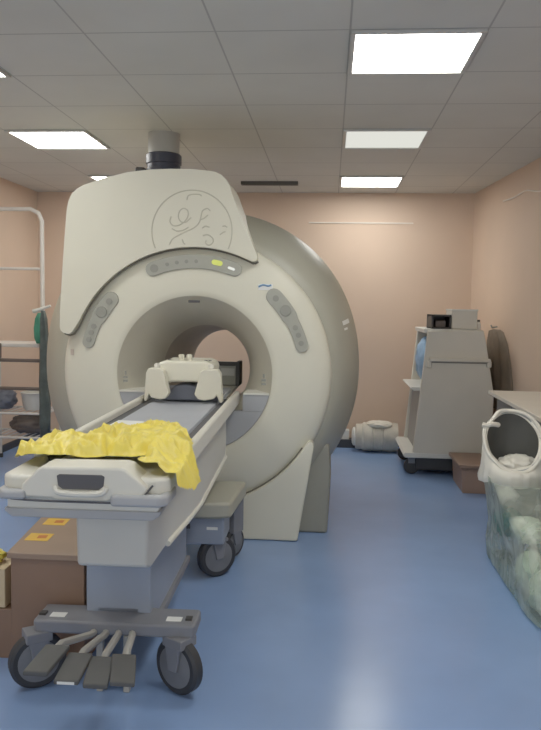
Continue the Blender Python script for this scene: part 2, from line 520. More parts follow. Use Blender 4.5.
# labels on the taupe flank: little plates that follow the curve of the shell
def shell_pt(ang, y):
    for (r0,y0),(r1,y1) in zip(bprof, bprof[1:]):
        if y0 <= y <= y1:
            r = r0 + (r1-r0)*(y-y0)/(y1-y0); break
    s = min(max((y-4.72)/.6,0),1)
    e = 2/2.16
    return (CX-.05*s + (cos(ang))**e*(r+.004), y, CZ + sin(ang)**e*(r+.004))
bprof = [(.82,4.70),(.885,4.715),(.93,4.75),(.98,4.82),(1.03,4.91),(1.075,5.03),(1.105,5.18),(1.12,5.35)]
for (a0,a1,y0,y1) in ((.302,.330,4.84,4.95),(.268,.282,4.84,4.89)):
    bm = B()
    g = [[bm.verts.new(shell_pt(a0+(a1-a0)*j/3, y0+(y1-y0)*i/6)) for i in range(7)] for j in range(4)]
    for j in range(3):
        for i in range(6): face(bm, [g[j][i], g[j][i+1], g[j+1][i+1], g[j+1][i]])
    obj('flank_label', bm, M['label_white'], mri)

# pedestal
ped = arcpts(.838, -149, -31, 48)
ped = [(-2*.0+CX-.765, .645)] + [(CX-.745,.655)] + ped + [(CX+.745,.655),(CX+.765,.645),(CX+.772,.62),(CX+.72,.28),(CX+.678,.004),(CX-.678,.004),(CX-.72,.28),(CX-.772,.62)]
obj('pedestal', mkprism(ped, 'y', 4.60, 4.85), M['cream'], mri, bevel=.018, seg=3)
gap = [(x, 4.622, z) for x, z in arcpts(.832, -147, -33, 48)]
obj('pedestal_seam', mktube(gap, .0055, 6), M['gap'], mri)
obj('foot', mkprism([(CX-.90,.0),(CX+.868,.0),(CX+.885,.40),(CX+.87,.6),(CX-.89,.6),(CX-.91,.40)], 'y', 4.80, 5.75), M['taupe_dark'], mri, bevel=.02)
# shelf that closes the lower part of the mouth
q0, q1 = math.asin(-.225/.497), math.asin(-.12/.497)
seg = [(CX + .497*cos(q), CZ + .497*sin(q)) for q in [-pi - q0 + (pi + 2*q0)*i/30 for i in range(31)]]
obj('mouth_apron', mkprism(seg, 'y', 4.598, 4.66), M['edge'], mri, bevel=.004)
for sg in (-1, 1):
    pts = [(CX + sg*.497*cos(q0 + (q1-q0)*i/6), CZ + .497*sin(q0 + (q1-q0)*i/6)) for i in range(7)]
    pts += [(CX + sg*.315, CZ - .12), (CX + sg*.315, CZ - .2255)]
    sh = obj('mouth_shelf', mkprism(pts, 'y', 4.598, 4.80), M['edge'], mri, bevel=.003)
    xs = sorted((CX+sg*.318, CX+sg*.482))
    obj('shelf_lip', mkbox(xs[0], xs[1], 4.592, 4.80, CZ-.121, CZ-.108), M['table_cream'], sh, bevel=.003)

# quench pipe from the scanner to the ceiling
qp = thing('vent_pipe', 'grey vent pipe with dark collar rising from the scanner to the ceiling', 'vent pipe', (-1.215, 5.3, 2.25))
obj('pipe', mklathe([(.112,2.50),(.118,2.53),(.118,2.56),(.112,2.58),(.112,CEIL)], (-1.215,5.3,0), 'z', 40, True, True), M['duct'], qp)
obj('collar', mklathe([(.125,2.27),(.125,2.47),(.119,2.475),(.119,2.50),(.128,2.505),(.128,2.565),(.118,2.575)], (-1.215,5.3,0), 'z', 40, True, True), M['navy'], qp)
bm = B(); box(bm, -1.40, -1.33, 5.2, 5.3, 2.27, 2.47); obj('side_fitting', bm, M['black'], qp, bevel=.012)

# coil box at the far end of the tunnel
cb = thing('coil_box', 'grey box with dark frame standing in the far end of the scanner tunnel', 'coil box', (-.74, 5.5, .907))
obj('case', mkbox(-.86,-.675,5.42,5.58,.907,1.075), M['panel'], cb, bevel=.012)
bm = B()
box(bm,-.87,-.672,5.405,5.425,1.055,1.085); box(bm,-.690,-.660,5.40,5.58,.907,1.085)
obj('frame', bm, M['pedal'], cb, bevel=.004)
obj('front_panel', mkbox(-.80,-.70,5.41,5.425,.98,1.035), M['skirt'], cb, bevel=.003)

# ------------------------------------------------------------------ patient table (local frame: x across, y along)
TX, TY = -.805, 2.35
TR = math.atan2(.055, 2.25)
tb = thing('patient_table', 'long wheeled patient table with cream rails running into the scanner tunnel', 'patient table', (TX, TY, 0), TR)
def tobj(name, bm, mat, parent=None, **k):
    o = obj(name, bm, mat, parent or tb, local=True, **k); return o
L = 3.25
# carriage, rails, skirt
tobj('table_top', mkbox(-.262,.262,.06,2.22,.835,.905), M['table_cream'], bevel=.01)
tobj('sliding_cradle', mkbox(-.20,.20,2.22,L,.885,.905), M['table_cream'], bevel=.004)
for s in (-1, 1):
    x0, x1 = sorted((s*.252, s*.287))
    tobj('rail', mkbox(x0,x1,.30,2.38,.86,.948), M['table_cream'], bevel=.014, seg=3)
    xa, xb = sorted((s*.202, s*.252))
    tobj('rail_groove', mkbox(xa,xb,.32,2.2,.895,.915), M['dark'])
sk = B()
rings = []
for (y, w, z) in ((.22,.128,.515),(.26,.138,.500),(.55,.160,.512),(.85,.205,.528),(1.1,.228,.540),(2.02,.236,.575),(2.06,.236,.60)):
    o_ = .036*max(0, 1-(y-.22)/.9); z += .028*max(0, 1-(y-.22)/1.2)
    rings.append([(-w+o_,y,z),(w+o_,y,z),(w+o_+.004,y,.70),(w+o_,y,.84),(-w+o_,y,.84),(-w+o_-.004,y,.70)])
loft(sk, rings)
tobj('skirt', sk, M['skirt'], bevel=.012)
for s_ in (-1, 1):
    tobj('skirt_lip', mktube([(s_*.158+.024,.52,.535),(s_*.203+.012,.84,.545),(s_*.228,1.1,.543),(s_*.236,2.05,.580)], .013, 8), M['table_cream'])
bm = B(); lathe(bm, [(.006,-.003),(.006,.003)], (.036,.232,.565), 'y', 10, True, True); tobj('skirt_screw', bm, M['dark'])
col = B(); prism(col, [(-.13,.44),(.13,.44),(.135,1.25),(-.135,1.25)], 'z', .20, .60)
tobj('column', col, M['bluegrey'], bevel=.008)
tobj('column_foot', mkbox(-.15,.15,.42,1.28,.19,.225), M['base_grey'], bevel=.006)
bm = B(); lathe(bm, [(.006,-.003),(.006,.003)], (0,.438,.255), 'y', 10, True, True); tobj('column_screw', bm, M['dark'])
# end cap
tobj('end_panel', (lambda bm: (prism(bm, [(-.258,.814),(.255,.814),(.258,.868),(-.258,.868)], 'y', -.012, .10), bm)[1])(B()), M['table_cream'], bevel=.01)
tobj('end_strip', (lambda bm: (prism(bm, [(-.240,.786),(.236,.786),(.262,.806),(.262,.818),(-.266,.818),(-.266,.806)], 'y', -.014, .12), bm)[1])(B()), M['edge'], bevel=.008)
plate = [(-.205,.872),(-.20,.900),(-.145,.955),(-.13,.962),(.13,.965),(.148,.960),(.215,.905),(.222,.890),(.195,.860),(.185,.852),(.10,.856),(.085,.848),(-.085,.848),(-.10,.856),(-.19,.858)]
hp = tobj('handle_plate', mkprism(plate, 'y', -.03, .11), M['table_cream'], bevel=.014, seg=3)
rec = [(-.080,.935),(-.076,.902),(-.06,.890),(.06,.890),(.076,.902),(.080,.935),(.07,.940),(-.07,.940)]
tobj('handle_recess', mkprism(rec, 'y', -.034, -.02), M['dark'], hp, bevel=.003)
tobj('grip', mktube(catmull([(-.085,-.036,.900),(-.07,-.042,.882),(0,-.045,.878),(.07,-.042,.882),(.085,-.036,.900)], 5), .010, 8), M['table_cream'], hp)
tobj('end_seam', mktube([(-.25,-.008,.848),(-.19,-.034,.852),(-.10,-.036,.850),(.10,-.036,.850),(.19,-.034,.852),(.235,-.008,.905)], .004, 5), M['dark'])
for s in (-1, 1):
    xi = .10 if s > 0 else .185
    pts = [(xi,-.045),(.262,-.045),(.288,-.02),(.292,.12),(.262,.12),(.255,-.005),(xi,-.005)]
    bm = B(); prism(bm, [(s*x, y) for x, y in pts], 'z', *((.838, .878) if s > 0 else (.852, .884))); tobj('corner_bumper', bm, M['edge'], bevel=.012, seg=3)
    pts = [(.17,.0),(.255,.0),(.285,.03),(.287,.33),(.235,.33),(.20,.14),(.15,.11)]
    bm = B(); prism(bm, [(s*x, y) for x, y in pts], 'z', .862, .925); tobj('corner_cap', bm, M['table_cream'], bevel=.015, seg=3)
# base bars
tobj('base_bar', (lambda bm: (prism(bm, [(-.30,.335),(.315,.335),(.325,.35),(.325,.50),(-.31,.50),(-.31,.35)], 'z', .222, .276), bm)[1])(B()), M['base_grey'], bevel=.012)
for x in (-.225, .235):
    lp = tobj('bar_label', mkbox(x-.03,x+.03,  .37,.41,.275,.278), M['label_white'])
    tobj('foot_lock', mkbox(x+.045 if x>0 else x-.075, x+.07 if x>0 else x-.05, .38,.41,.274,.284), M['black'])
tobj('base_bar', mkbox(-.33,.295,1.52,1.80,.20,.35), M['bluegrey'], bevel=.012)
tobj('bar_label', mkbox(.20,.26,1.516,1.522,.285,.300), M['label_white'])
tobj('bar_knob', mkbox(.09,.11,1.51,1.522,.29,.315), M['dark'])
tobj('rear_cover', (lambda bm: (prism(bm, [(-.37,1.47),(.25,1.47),(.335,1.50),(.375,2.0),(-.37,2.0)], 'z', .355, .445), bm)[1])(B()), M['taupe'], bevel=.02, seg=3)
tobj('spine', mkbox(-.09,.09,.44,1.75,.215,.30), M['base_grey'], bevel=.01)
# casters
def caster(cx, cy, r, yaw, top):
    root = B(); 
    # fork: two cheeks and a cap, tilted with yaw about z
    R = Matrix.Translation((cx, cy, 0)) @ Matrix.Rotation(yaw, 4, 'Z')
    box(root, -.05,.05,-.045,.045, r*1.75, top)
    for s in (-1, 1):
        prism(root, [(-.042,r*1.9),(.042,r*1.9),(.022,r*.9),(-.022,r*.9)], 'y', s*.036-.006, s*.036+.006)
    root.transform(R)
    c = tobj('caster', root, M['base_grey'], bevel=.005)
    w = mklathe([(r*.72,-.026),(r*.9,-.026),(r,-.016),(r,.016),(r*.9,.026),(r*.72,.026)], (0,0,r+.001), 'y', 40, True, True)
    w.transform(R)
    wo = tobj('wheel', w, M['rubber'], c, sharp=30)
    h = mklathe([(r*.16,-.031),(r*.68,-.028),(r*.74,-.0265),(r*.74,.0265),(r*.68,.028),(r*.16,.031)], (0,0,r+.001), 'y', 32, True, True)
    h.transform(R)
    tobj('hub', h, M['hub'], c, sharp=30)
caster(.262, .355, .109, radians(-34), .23)
caster(-.298, .355, .109, radians(34), .23)
caster(.245, 1.60, .115, radians(38), .22)
caster(.30, 1.92, .09, radians(60), .36)
caster(-.29, 1.62, .112, radians(-30), .22)
# pedals fanned out under the front bar
for (px, x_in, ztip) in ((-.180,-.07,.222), (-.072,-.02,.196), (.030,.03,.186), (.125,.085,.198)):
    pc = px
    bm = B()
    y0, y1 = .02, .115
    z0, z1 = ztip-.006, ztip+.050
    sk_ = (x_in - px) * .45
    hw = .044
    v = [(pc-hw-sk_*.0, y0, z0),(pc+hw-sk_*.0, y0, z0),(pc+hw+sk_, y1, z1),(pc-hw+sk_, y1, z1)]
    top = [(a, b, c+.018) for a, b, c in v]
    loft(bm, [v, top])
    pd = tobj('pedal', bm, M['pedal'], bevel=.005)
    bm = B()
    tube(bm, [(pc+sk_*.6, .10, z1-.012),(pc+sk_, .15, z1+.004),(x_in, .32, .235),(x_in*.8, .42, .245)], .014, 8)
    tobj('lever', bm, M['lever'], pd)
    if pc < 0 and pc > -.1:
        bm = B(); loft(bm, [[(pc-.03,y0-.002,z0+.004),(pc+.03,y0-.002,z0+.004),(pc+.03,y0-.002,z0+.013),(pc-.03,y0-.002,z0+.013)], [(pc-.03,y0+.002,z0+.004),(pc+.03,y0+.002,z0+.004),(pc+.03,y0+.002,z0+.013),(pc-.03,y0+.002,z0+.013)]])
        tobj('pedal_label', bm, M['label_white'], pd)
for x in (-.045, .06):
    tobj('reflection_bar', mkbox(x-.012,x+.012,.33,.36,.002,.225), M['lever'], bevel=.003)  # pale bars added to imitate the levers' reflections in the floor

TM = ROOTM[tb.name]
def tthing(name, label, cat, loc, group=None):
    w = TM @ Vector(loc)
    o = thing(name, label, cat, w, TR, group)
    return o
def tpart(name, bm, mat, root, **k):      # bm in table frame
    bm.transform(TM)
    return obj(name, bm, mat, root, **k)

# pad on the table
bm = B()
rings = []
for y in [.42 + (2.75-.42)*i/30 for i in range(31)]:
    e = 1 if 0 < (y-.42) < 2.33 else .9
    rings.append([(-.198*e, y, .906), (-.193, y, .924), (-.17, y, .928), (-.09, y, .921), (0, y, .919), (.09, y, .921), (.17, y, .928), (.193, y, .924), (.198*e, y, .906)])
loft(bm, rings); 
o = tpart('table_pad', bm, M['pad'], None); tag(o, 'long thin blue-grey pad lying on the patient table', 'table pad')

# folded white sheet on the pad
bm = B()
loft(bm, [[(-.185,.88,.931),(-.045,.88,.931),(-.035,1.08,.931),(-.17,1.08,.931)], [(-.180,.885,.944),(-.05,.885,.946),(-.04,1.07,.944),(-.165,1.07,.946)], [(-.17,.90,.948),(-.06,.90,.950),(-.05,1.05,.948),(-.16,1.05,.950)]])
o = tpart('folded_sheet', bm, M['label_white'], None, bevel=.004); tag(o, 'small folded white sheet lying on the table pad behind the yellow plastic', 'sheet')

# yellow crumpled plastic over the near end
def yellow():
    bm = B()
    nx, ny = 150, 110
    x0, x1, y0, y1 = -.40, .37, .03, .76
    V = {}
    for i in range(nx+1):
        for j in range(ny+1):
            x = x0+(x1-x0)*i/nx; y = y0+(y1-y0)*j/ny
            nz = noise.noise(Vector((x*9, y*9, 3.1)))
            dA = ((x+.155)/.195)**2 + ((y-.33)/.25)**2
            dB = ((x-.10)/.19)**2 + ((y-.46)/.27)**2
            dC = ((x-.255)/.10)**2 + ((y-.18)/.20)**2
            m = max(1.0-dA, 1.0-dB, 1.0-dC) + nz*.25
            if y < .13 and x < .16: m -= (.13 - y) * 14
            if m < 0: continue
            h = .030*(1-math.exp(-max(0,1.25-dA)*1.7)) + .052*(1-math.exp(-max(0,1.25-dB)*1.7)) + .02*max(0,1-dC)
            q = Vector((x*12, y*9, 1.7))
            w = Vector((noise.noise(q*.6)*.9, noise.noise(q*.6+Vector((5,2,1)))*.9, 0))
            r = 1-abs(noise.noise(q+w*2)); r2 = 1-abs(noise.noise((q+w)*2.1+Vector((9,3,2)))); r3 = 1-abs(noise.noise((q+w)*4.3))
            edge = min(1, m*3.5)
            z = .955 + edge*(h*.9 + .056*(r-.72) + .026*(r2-.72) + .009*(r3-.7)) - (1-edge)*.018
            z += edge*.012
            if x > .2 and y < .3: z -= .05*min(1, (x-.2)/.07)*min(1, (.3-y)/.08)
            z = max(z, (.940 if x > .242 and y < .28 else .956 + .018*min(1, max(0, (.155-y)/.03))))
            if x < -.306: z -= (-.306-x)*.8
            if x > .306: z -= (x-.306)*1.9
            if x > .306 and y < .12: z -= (.12-y)*.35
            V[i,j] = bm.verts.new((x + .014*noise.noise(q*1.3+Vector((1,7,0))), y + .014*noise.noise(q*1.3+Vector((4,0,9))), max(z, .80)))
    for i in range(nx):
        for j in range(ny):
            k = [(i,j),(i+1,j),(i+1,j+1),(i,j+1)]
            if all(q in V for q in k): face(bm, [V[q] for q in k])
    bmesh.ops.delete(bm, geom=[v for v in bm.verts if not v.link_faces], context='VERTS')
    return bm
o = tpart('plastic_bag', yellow(), M['yellow'], None, sharp=180)
tag(o, 'crumpled yellow plastic bag spread over the near end of the patient table', 'plastic bag')

# cushion and head coil in front of the tunnel
cu = B()
prism(cu, [(-.20,.930),(.20,.930),(.205,.955),(.15,.98),(.09,.995),(.06,1.02),(.0,1.03),(-.06,1.02),(-.09,.995),(-.15,.985),(-.205,.955)], 'y', 1.97, 2.28)
o = tpart('head_cushion', cu, M['cushion'], None, bevel=.015, seg=3); tag(o, 'dark grey head cushion under the cream head coil', 'cushion')
hc = tthing('head_coil', 'cream head coil with two side flaps standing on the table before the tunnel', 'head coil', (0,1.9,.93))
# dome: half barrel shell
def shell(bm, outer, inner, y0, y1):
    prism(bm, outer + inner[::-1], 'y', y0, y1)
n = 20
outer = [(-.165,1.06)] + [(.168*cos(radians(180-180*i/n))**1, 1.085+.088*sin(radians(180-180*i/n))**.75 if 0<i<n else 1.085) for i in range(n+1)] + [(.165,1.06)]
bmd = B()
prism(bmd, [(-.160,1.155),(-.12,1.170),(.12,1.172),(.160,1.158),(.172,1.13),(.165,1.08),(.12,1.045),(.09,1.035),(.075,1.045),(-.075,1.045),(-.09,1.035),(-.12,1.045),(-.165,1.08),(-.172,1.13)], 'y', 1.92, 2.24)
tpart('dome', bmd, M['coil'], hc, bevel=.022, seg=3)
for s in (-1, 1):
    fl = [(.075,.985),(.095,.955),(.13,.945),(.185,.955),(.20,.975),(.216,.932),(.232,.930),(.228,1.0),(.220,1.10),(.205,1.128),(.13,1.13),(.105,1.115),(.095,1.06)]
    bm = B()
    A, Bk = [], []
    for x, z in fl:
        d = (x-.075)*.35
        A.append((s*x, 1.835+d, z)); Bk.append((s*x, 1.91+d, z))
    loft(bm, [A, Bk])
    f = tpart('side_flap', bm, M['coil'], hc, bevel=.014, seg=3)
    k = mklathe([(.018,0),(.018,.022),(.012,.03)], (s*.16,1.92,1.125), 'z', 16, False, True)
    tpart('flap_knob', k, M['table_cream'], f)
for x in (-.025,.022): tpart('latch_post', mklathe([(.014,0),(.014,.022),(.018,.024),(.018,.038),(.010,.042)], (x,1.98,1.165), 'z', 14, True, True), M['coil'], hc)
for x in (-.10,.12,.145): tpart('socket', mklathe([(.010,0),(.010,.004)], (x,1.99,1.170), 'z', 12, False, True), M['dark'], hc)

# ------------------------------------------------------------------ steps, carton at left front
ST = thing('step_box', 'large brown laminate step box with yellow stickers beside the table column', 'step box', (-1.10, 3.1, 0), radians(4))
obj('tread', (lambda bm: (prism(bm, [(-1.31,2.868),(-.975,2.868),(-.975,3.42),(-1.372,3.42)], 'z', .445, .470), bm)[1])(B()), M['wood_top'], ST, bevel=.004)
obj('carcass', (lambda bm: (prism(bm, [(-1.298,2.88),(-.985,2.88),(-.985,3.40),(-1.355,3.40)], 'z', .0, .445), bm)[1])(B()), M['wood'], ST, bevel=.004)
obj('low_step', (lambda bm: (prism(bm, [(-1.75,2.90),(-1.299,2.90),(-1.356,3.40),(-1.80,3.40)], 'z', .0, .215), bm)[1])(B()), M['wood'], ST, bevel=.004)
for (x, y, n_) in ((-1.25,3.08,0),(-1.26,3.31,1)):
    s = obj('warning_sticker', (lambda bm: (prism(bm, [(x-.055,y-.05),(x+.05,y-.05),(x+.043,y+.05),(x-.062,y+.05)], 'z', .4695, .4712), bm)[1])(B()), M['yellow2'], ST)
    obj('sticker_mark', (lambda bm: (prism(bm, [(x-.01,y-.02),(x+.03,y-.015),(x+.025,y+.025),(x-.015,y+.02)], 'z', .4712, .4718), bm)[1])(B()), M['red'], s)
ct = thing('carton', 'pale cardboard carton on the low brown step at the left edge', 'carton', (-1.48,2.97,.215))
obj('box_body', mkbox(-1.66,-1.335,2.905,3.08,.217,.385), M['carton'], ct, bevel=.004)
obj('tape', mkbox(-1.50,-1.45,2.903,3.0,.217,.3865), M['wood_top'], ct)
bm = B()
for i in range(3):
    pass
def lump(c, r, seed, n=22, amp=.25, freq=6.0, zmin=None):
    bm = B()
    bmesh.ops.create_icosphere(bm, subdivisions=4, radius=1.0)
    for v in bm.verts:
        p = v.co.copy()
        d = 1 + amp*(1-2*abs(noise.noise(p*freq*.4+Vector((seed,seed*2,0))))) + amp*.4*noise.noise(p*freq+Vector((seed,0,3)))
        q = Vector((p.x*r[0], p.y*r[1], p.z*r[2]))*d + Vector(c)
        if zmin is not None: q.z = max(q.z, zmin)
        v.co = q
    return bm
o = obj('plastic_bag', lump((-1.52,2.98,.412), (.13,.07,.032), 3, zmin=.389), M['yellow'], None, sharp=180)
tag(o, 'small bunched yellow plastic bag on top of the carton at the left edge', 'plastic bag')

# ------------------------------------------------------------------ rack at the left wall
RY = 6.4
rk = thing('tube_rack', 'tall white tubular rack with cross bars by the left wall', 'rack', (-2.87, RY, 0))
xa, xb = -3.16, -2.56
fr = [(xa,RY,.02),(xa,RY,2.22),(xa+.03,RY,2.29),(xa+.10,RY,2.325),(xb-.10,RY,2.325),(xb-.03,RY,2.29),(xb,RY,2.22),(xb,RY,.02)]
obj('frame', mktube(fr, .019, 10), M['rackpipe'], rk)
fr2 = [(x, y+.42, z) for x, y, z in fr]
fr2 = [(x, min(y, 6.82), z if z < 1.2 else z) for x, y, z in fr2]
obj('rear_post', mktube([(xa,RY+.42,.02),(xa,RY+.42,1.12)], .016, 8), M['rackpipe'], rk)
obj('rear_post', mktube([(xb,RY+.42,.02),(xb,RY+.42,1.12)], .016, 8), M['rackpipe'], rk)
obj('cross_bar', mktube([(xa,RY,1.80),(xb,RY,1.80)], .013, 8), M['rackpipe'], rk)
for z in (.98,.725): obj('cross_bar', mktube([(xa,RY,z),(xb-.02,RY,z)], .016, 8), M['rackdark'], rk)
for z in (.497,.276):
    bm = B(); tube(bm, [(xa,RY,z),(xb,RY,z)], .011, 8); tube(bm, [(xa,RY+.42,z),(xb,RY+.42,z)], .011, 8)
    for k in range(9):
        x = xa + (xb-xa)*(k+.5)/9
        tube(bm, [(x,RY,z),(x,RY+.42,z)], .005, 6)
    tube(bm, [(xa,RY,z),(xa,RY+.42,z)], .011, 8); tube(bm, [(xb,RY,z),(xb,RY+.42,z)], .011, 8)
    obj('wire_shelf', bm, M['rackpipe'], rk)
tr = obj('tray', mkbox(xa+.02,xb-.03,RY-.02,RY+.40,1.10,1.135), M['rackpipe'], rk, bevel=.008)
obj('tray_clip', mkbox(-3.03,-2.93,RY-.06,RY-.02,1.00,1.135), M['rackdark'], tr, bevel=.01)
for x in (xa, xb):
    for y in (RY, RY+.42):
        obj('foot', mklathe([(.024,0),(.024,.03),(.018,.04)], (x,y,0), 'z', 12, True, True), M['rubber'], rk)
# drape hung on the right post
hg = thing('hanging_drape', 'dark drape with a green top hung on the tubular rack post', 'drape', (xb, RY-.05, .28))
def strip(pts, mat, name, root, thick=.02):
    rings = []
    for (x, w, z, d) in pts:
        rings.append([(x-w, RY-.055+d*.2, z),(x-w*.4, RY-.06-thick-d, z),(x+w*.3, RY-.05-thick*.4+d, z),(x+w*.7, RY-.07-thick, z),(x+w, RY-.04, z),(x, RY-.030, z)])
    bm = B(); loft(bm, rings); return obj(name, bm, mat, root, sharp=180)
strip([(-2.535,.015,1.43,.005),(-2.535,.034,1.36,.01),(-2.53,.040,1.2,.006),(-2.525,.046,1.0,.012),(-2.535,.044,.8,.004),(-2.525,.05,.6,.012),(-2.53,.05,.45,.005),(-2.525,.045,.29,.006)], M['hose'], 'drape', hg)
strip([(-2.56,.015,1.41,.004),(-2.578,.026,1.36,.01),(-2.588,.034,1.28,.006),(-2.585,.03,1.19,.01),(-2.572,.016,1.14,.005)], M['greencloth'], 'green_cloth', hg, .035)
obj('clip', mktube([(-2.62,RY-.06,1.425),(-2.56,RY-.07,1.44),(-2.46,RY-.07,1.475)], .016, 8, radii=[.02,.016,.010]), M['white'], hg)
# things on the rack shelves
bs = thing('white_basin', 'white plastic basin on the rack shelf beside the drape', 'basin', (-2.72, RY+.18, .51))
obj('bowl', mklathe([(.09,.512),(.11,.56),(.125,.66),(.132,.67),(.124,.675),(.10,.58)], (-2.72,RY+.2,0), 'z', 28, True, True), M['white'], bs)
o = obj('dark_bundle', lump((-2.78,RY+.21,.37), (.15,.12,.08), 11, zmin=.290), M['bag_dark'], None, sharp=180)
tag(o, 'dark crumpled bundle on the lowest rack shelf under the basin', 'bundle')
o = obj('grey_bundle', lump((-3.0,RY+.20,.60), (.08,.12,.085), 15, zmin=.512), M['cushion'], None, sharp=180)
tag(o, 'grey crumpled bundle on the rack shelf left of the white basin', 'bundle')

# ------------------------------------------------------------------ workstation cart at the right
CY0, CY1 = 6.60, 7.42
sect = [(.868,1.308),(1.352,1.320),(1.380,1.20),(1.462,.75),(1.462,.19),(.765,.185)]
cart = thing('workstation_cart', 'tapered beige equipment cart with an open side niche near the back wall', 'cart', (1.1, 7.1, 0))
obj('side_panel', mkprism(sect, 'y', CY0, CY0+.05), M['cart'], cart, bevel=.012, seg=3)
obj('side_panel', mkprism(sect, 'y', CY1-.05, CY1), M['cart'], cart, bevel=.012, seg=3)
obj('top', mkprism([(.845,1.285),(1.35,1.29),(1.35,1.325),(.84,1.325)], 'y', CY0+.05, CY1-.05), M['white'], cart, bevel=.008)
obj('back_panel', mkprism([(1.30,1.29),(1.35,1.29),(1.45,.75),(1.45,.19),(1.40,.19),(1.40,.75)], 'y', CY0+.05, CY1-.05), M['cart'], cart)
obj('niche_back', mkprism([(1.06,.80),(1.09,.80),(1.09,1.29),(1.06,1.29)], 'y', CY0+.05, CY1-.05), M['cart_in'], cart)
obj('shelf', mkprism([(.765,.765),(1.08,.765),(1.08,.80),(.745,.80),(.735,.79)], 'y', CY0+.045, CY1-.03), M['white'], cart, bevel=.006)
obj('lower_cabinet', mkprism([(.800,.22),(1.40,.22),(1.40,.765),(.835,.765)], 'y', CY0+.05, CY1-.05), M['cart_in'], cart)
obj('base_plate', mkprism([(.70,.165),(1.46,.165),(1.46,.205),(.70,.215),(.68,.19)], 'y', CY0-.005, CY1), M['white'], cart, bevel=.01)
bm = B()
box(bm, .885,1.415,CY0-.045,CY0,1.04,1.072); box(bm,.865,.905,CY0-.032,CY0,.985,1.045); box(bm,1.385,1.425,CY0-.032,CY0,.995,1.05)
obj('ledge_handle', bm, M['cart'], cart, bevel=.008)
obj('ledge_shadow', mkbox(.905,1.385,CY0-.006,CY0,1.025,1.041), M['cart_in'], cart)  # darker strip paints the shadow under the ledge bar
obj('under_shade', mkbox(.80,1.42,CY0+.03,CY1-.05,.05,.166), M['rubber'], cart, bevel=.01)  # dark block added to deepen the shade under the cart
for x in (.77, 1.43):
    for y in (CY0+.10, CY1-.10):
        w = obj('wheel', mklathe([(.03,-.02),(.062,-.02),(.07,-.012),(.07,.012),(.062,.02),(.03,.02)], (x,y,.071), 'y', 24, True, True), M['rubber'], cart)
        obj('wheel_bracket', mkbox(x-.03,x+.03,y-.028,y+.028,.10,.17), M['base_grey'], w)
po = thing('blue_pouch', 'blue plastic wrapped pack in the open niche of the beige cart', 'pack', (.90, 7.0, .80))
obj('wrap', lump((.915,6.99,1.03), (.095,.27,.20), 5, amp=.10, zmin=.802), M['bluecloth'], po, sharp=180)
obj('band', mkbox(.815,.825,6.95,6.99,.92,1.12), M['pouch'], po)
db = thing('monitor_box', 'dark open-fronted box on top of the beige cart, left of the white box', 'box', (.95,6.85,1.325))
bm = B(); box(bm,.905,.919,6.66,7.0,1.326,1.45); box(bm,1.063,1.077,6.66,7.0,1.326,1.45); box(bm,.905,1.077,6.66,7.0,1.437,1.452); box(bm,.905,1.077,6.66,7.0,1.326,1.338); box(bm,.905,1.077,6.98,7.0,1.326,1.45)
obj('case', bm, M['black'], db)
obj('inner_module', mkbox(.945,1.04,6.72,6.98,1.338,1.40), M['bag_dark'], db, bevel=.01)
wb = thing('white_box', 'pale beige boxy device on top of the cart, right of the dark box', 'box', (1.16,6.85,1.325))
obj('case', mkbox(1.082,1.305,6.66,7.0,1.326,1.498), M['cart'], wb, bevel=.008)
obj('lid_strip', mkbox(1.079,1.310,6.655,7.005,1.488,1.503), M['white'], wb, bevel=.003)
cp = thing('small_bottle', 'small white bottle standing at the right end of the cart top', 'bottle', (1.325,6.75,1.325))
obj('bottle_body', mklathe([(.018,1.326),(.02,1.33),(.02,1.375),(.011,1.385),(.011,1.395)], (1.333,6.75,0), 'z', 16, True, True), M['label_white'], cp)
obj('cap', mklathe([(.013,1.393),(.013,1.41)], (1.333,6.75,0), 'z', 16, True, True), M['black'], cp)

# little brown step in front of the cart
stl = thing('small_step', 'small brown wooden step with overhanging top in front of the cart', 'step', (1.19,6.26,0))
obj('step_body', mkprism([(1.115,0),(1.33,0),(1.33,.215),(1.10,.215)], 'y', 6.03, 6.50), M['brown'], stl, bevel=.004)
obj('step_top', mkbox(1.075,1.35,6.00,6.54,.212,.24), M['brown_top'], stl, bevel=.005)

# canister lying by the back wall
cn = thing('canister', 'pale grey ribbed canister lying on the floor by the back wall', 'canister', (.54,7.70,0))
prof = [(.10,.29),(.13,.30),(.135,.36),(.145,.37),(.150,.38),(.150,.46),(.143,.465),(.143,.475),(.150,.48),(.150,.56),(.143,.565),(.143,.575),(.150,.58),(.150,.70),(.145,.73)]
obj('canister_body', mklathe(prof, (0,7.70,.155), 'x', 36, True, True), M['canister'], cn, sharp=25)
obj('end_cap', mklathe([(.03,.255),(.07,.258),(.095,.27),(.10,.30)], (0,7.70,.155), 'x', 28, True, True), M['white'], cn)
obj('wrap', (lambda bm: bm)(lump((.54,7.68,.29), (.13,.10,.035), 8, amp=.2)), M['liner'], cn, sharp=180)
bx = thing('floor_box', 'small white junction box on the floor left of the canister', 'junction box', (.18,7.9,0))
obj('case', mkbox(.08,.235,7.86,7.96,.085,.19), M['white'], bx, bevel=.01)
obj('base', mkbox(.06,.30,7.84,7.97,0,.09), M['base'], bx, bevel=.005)

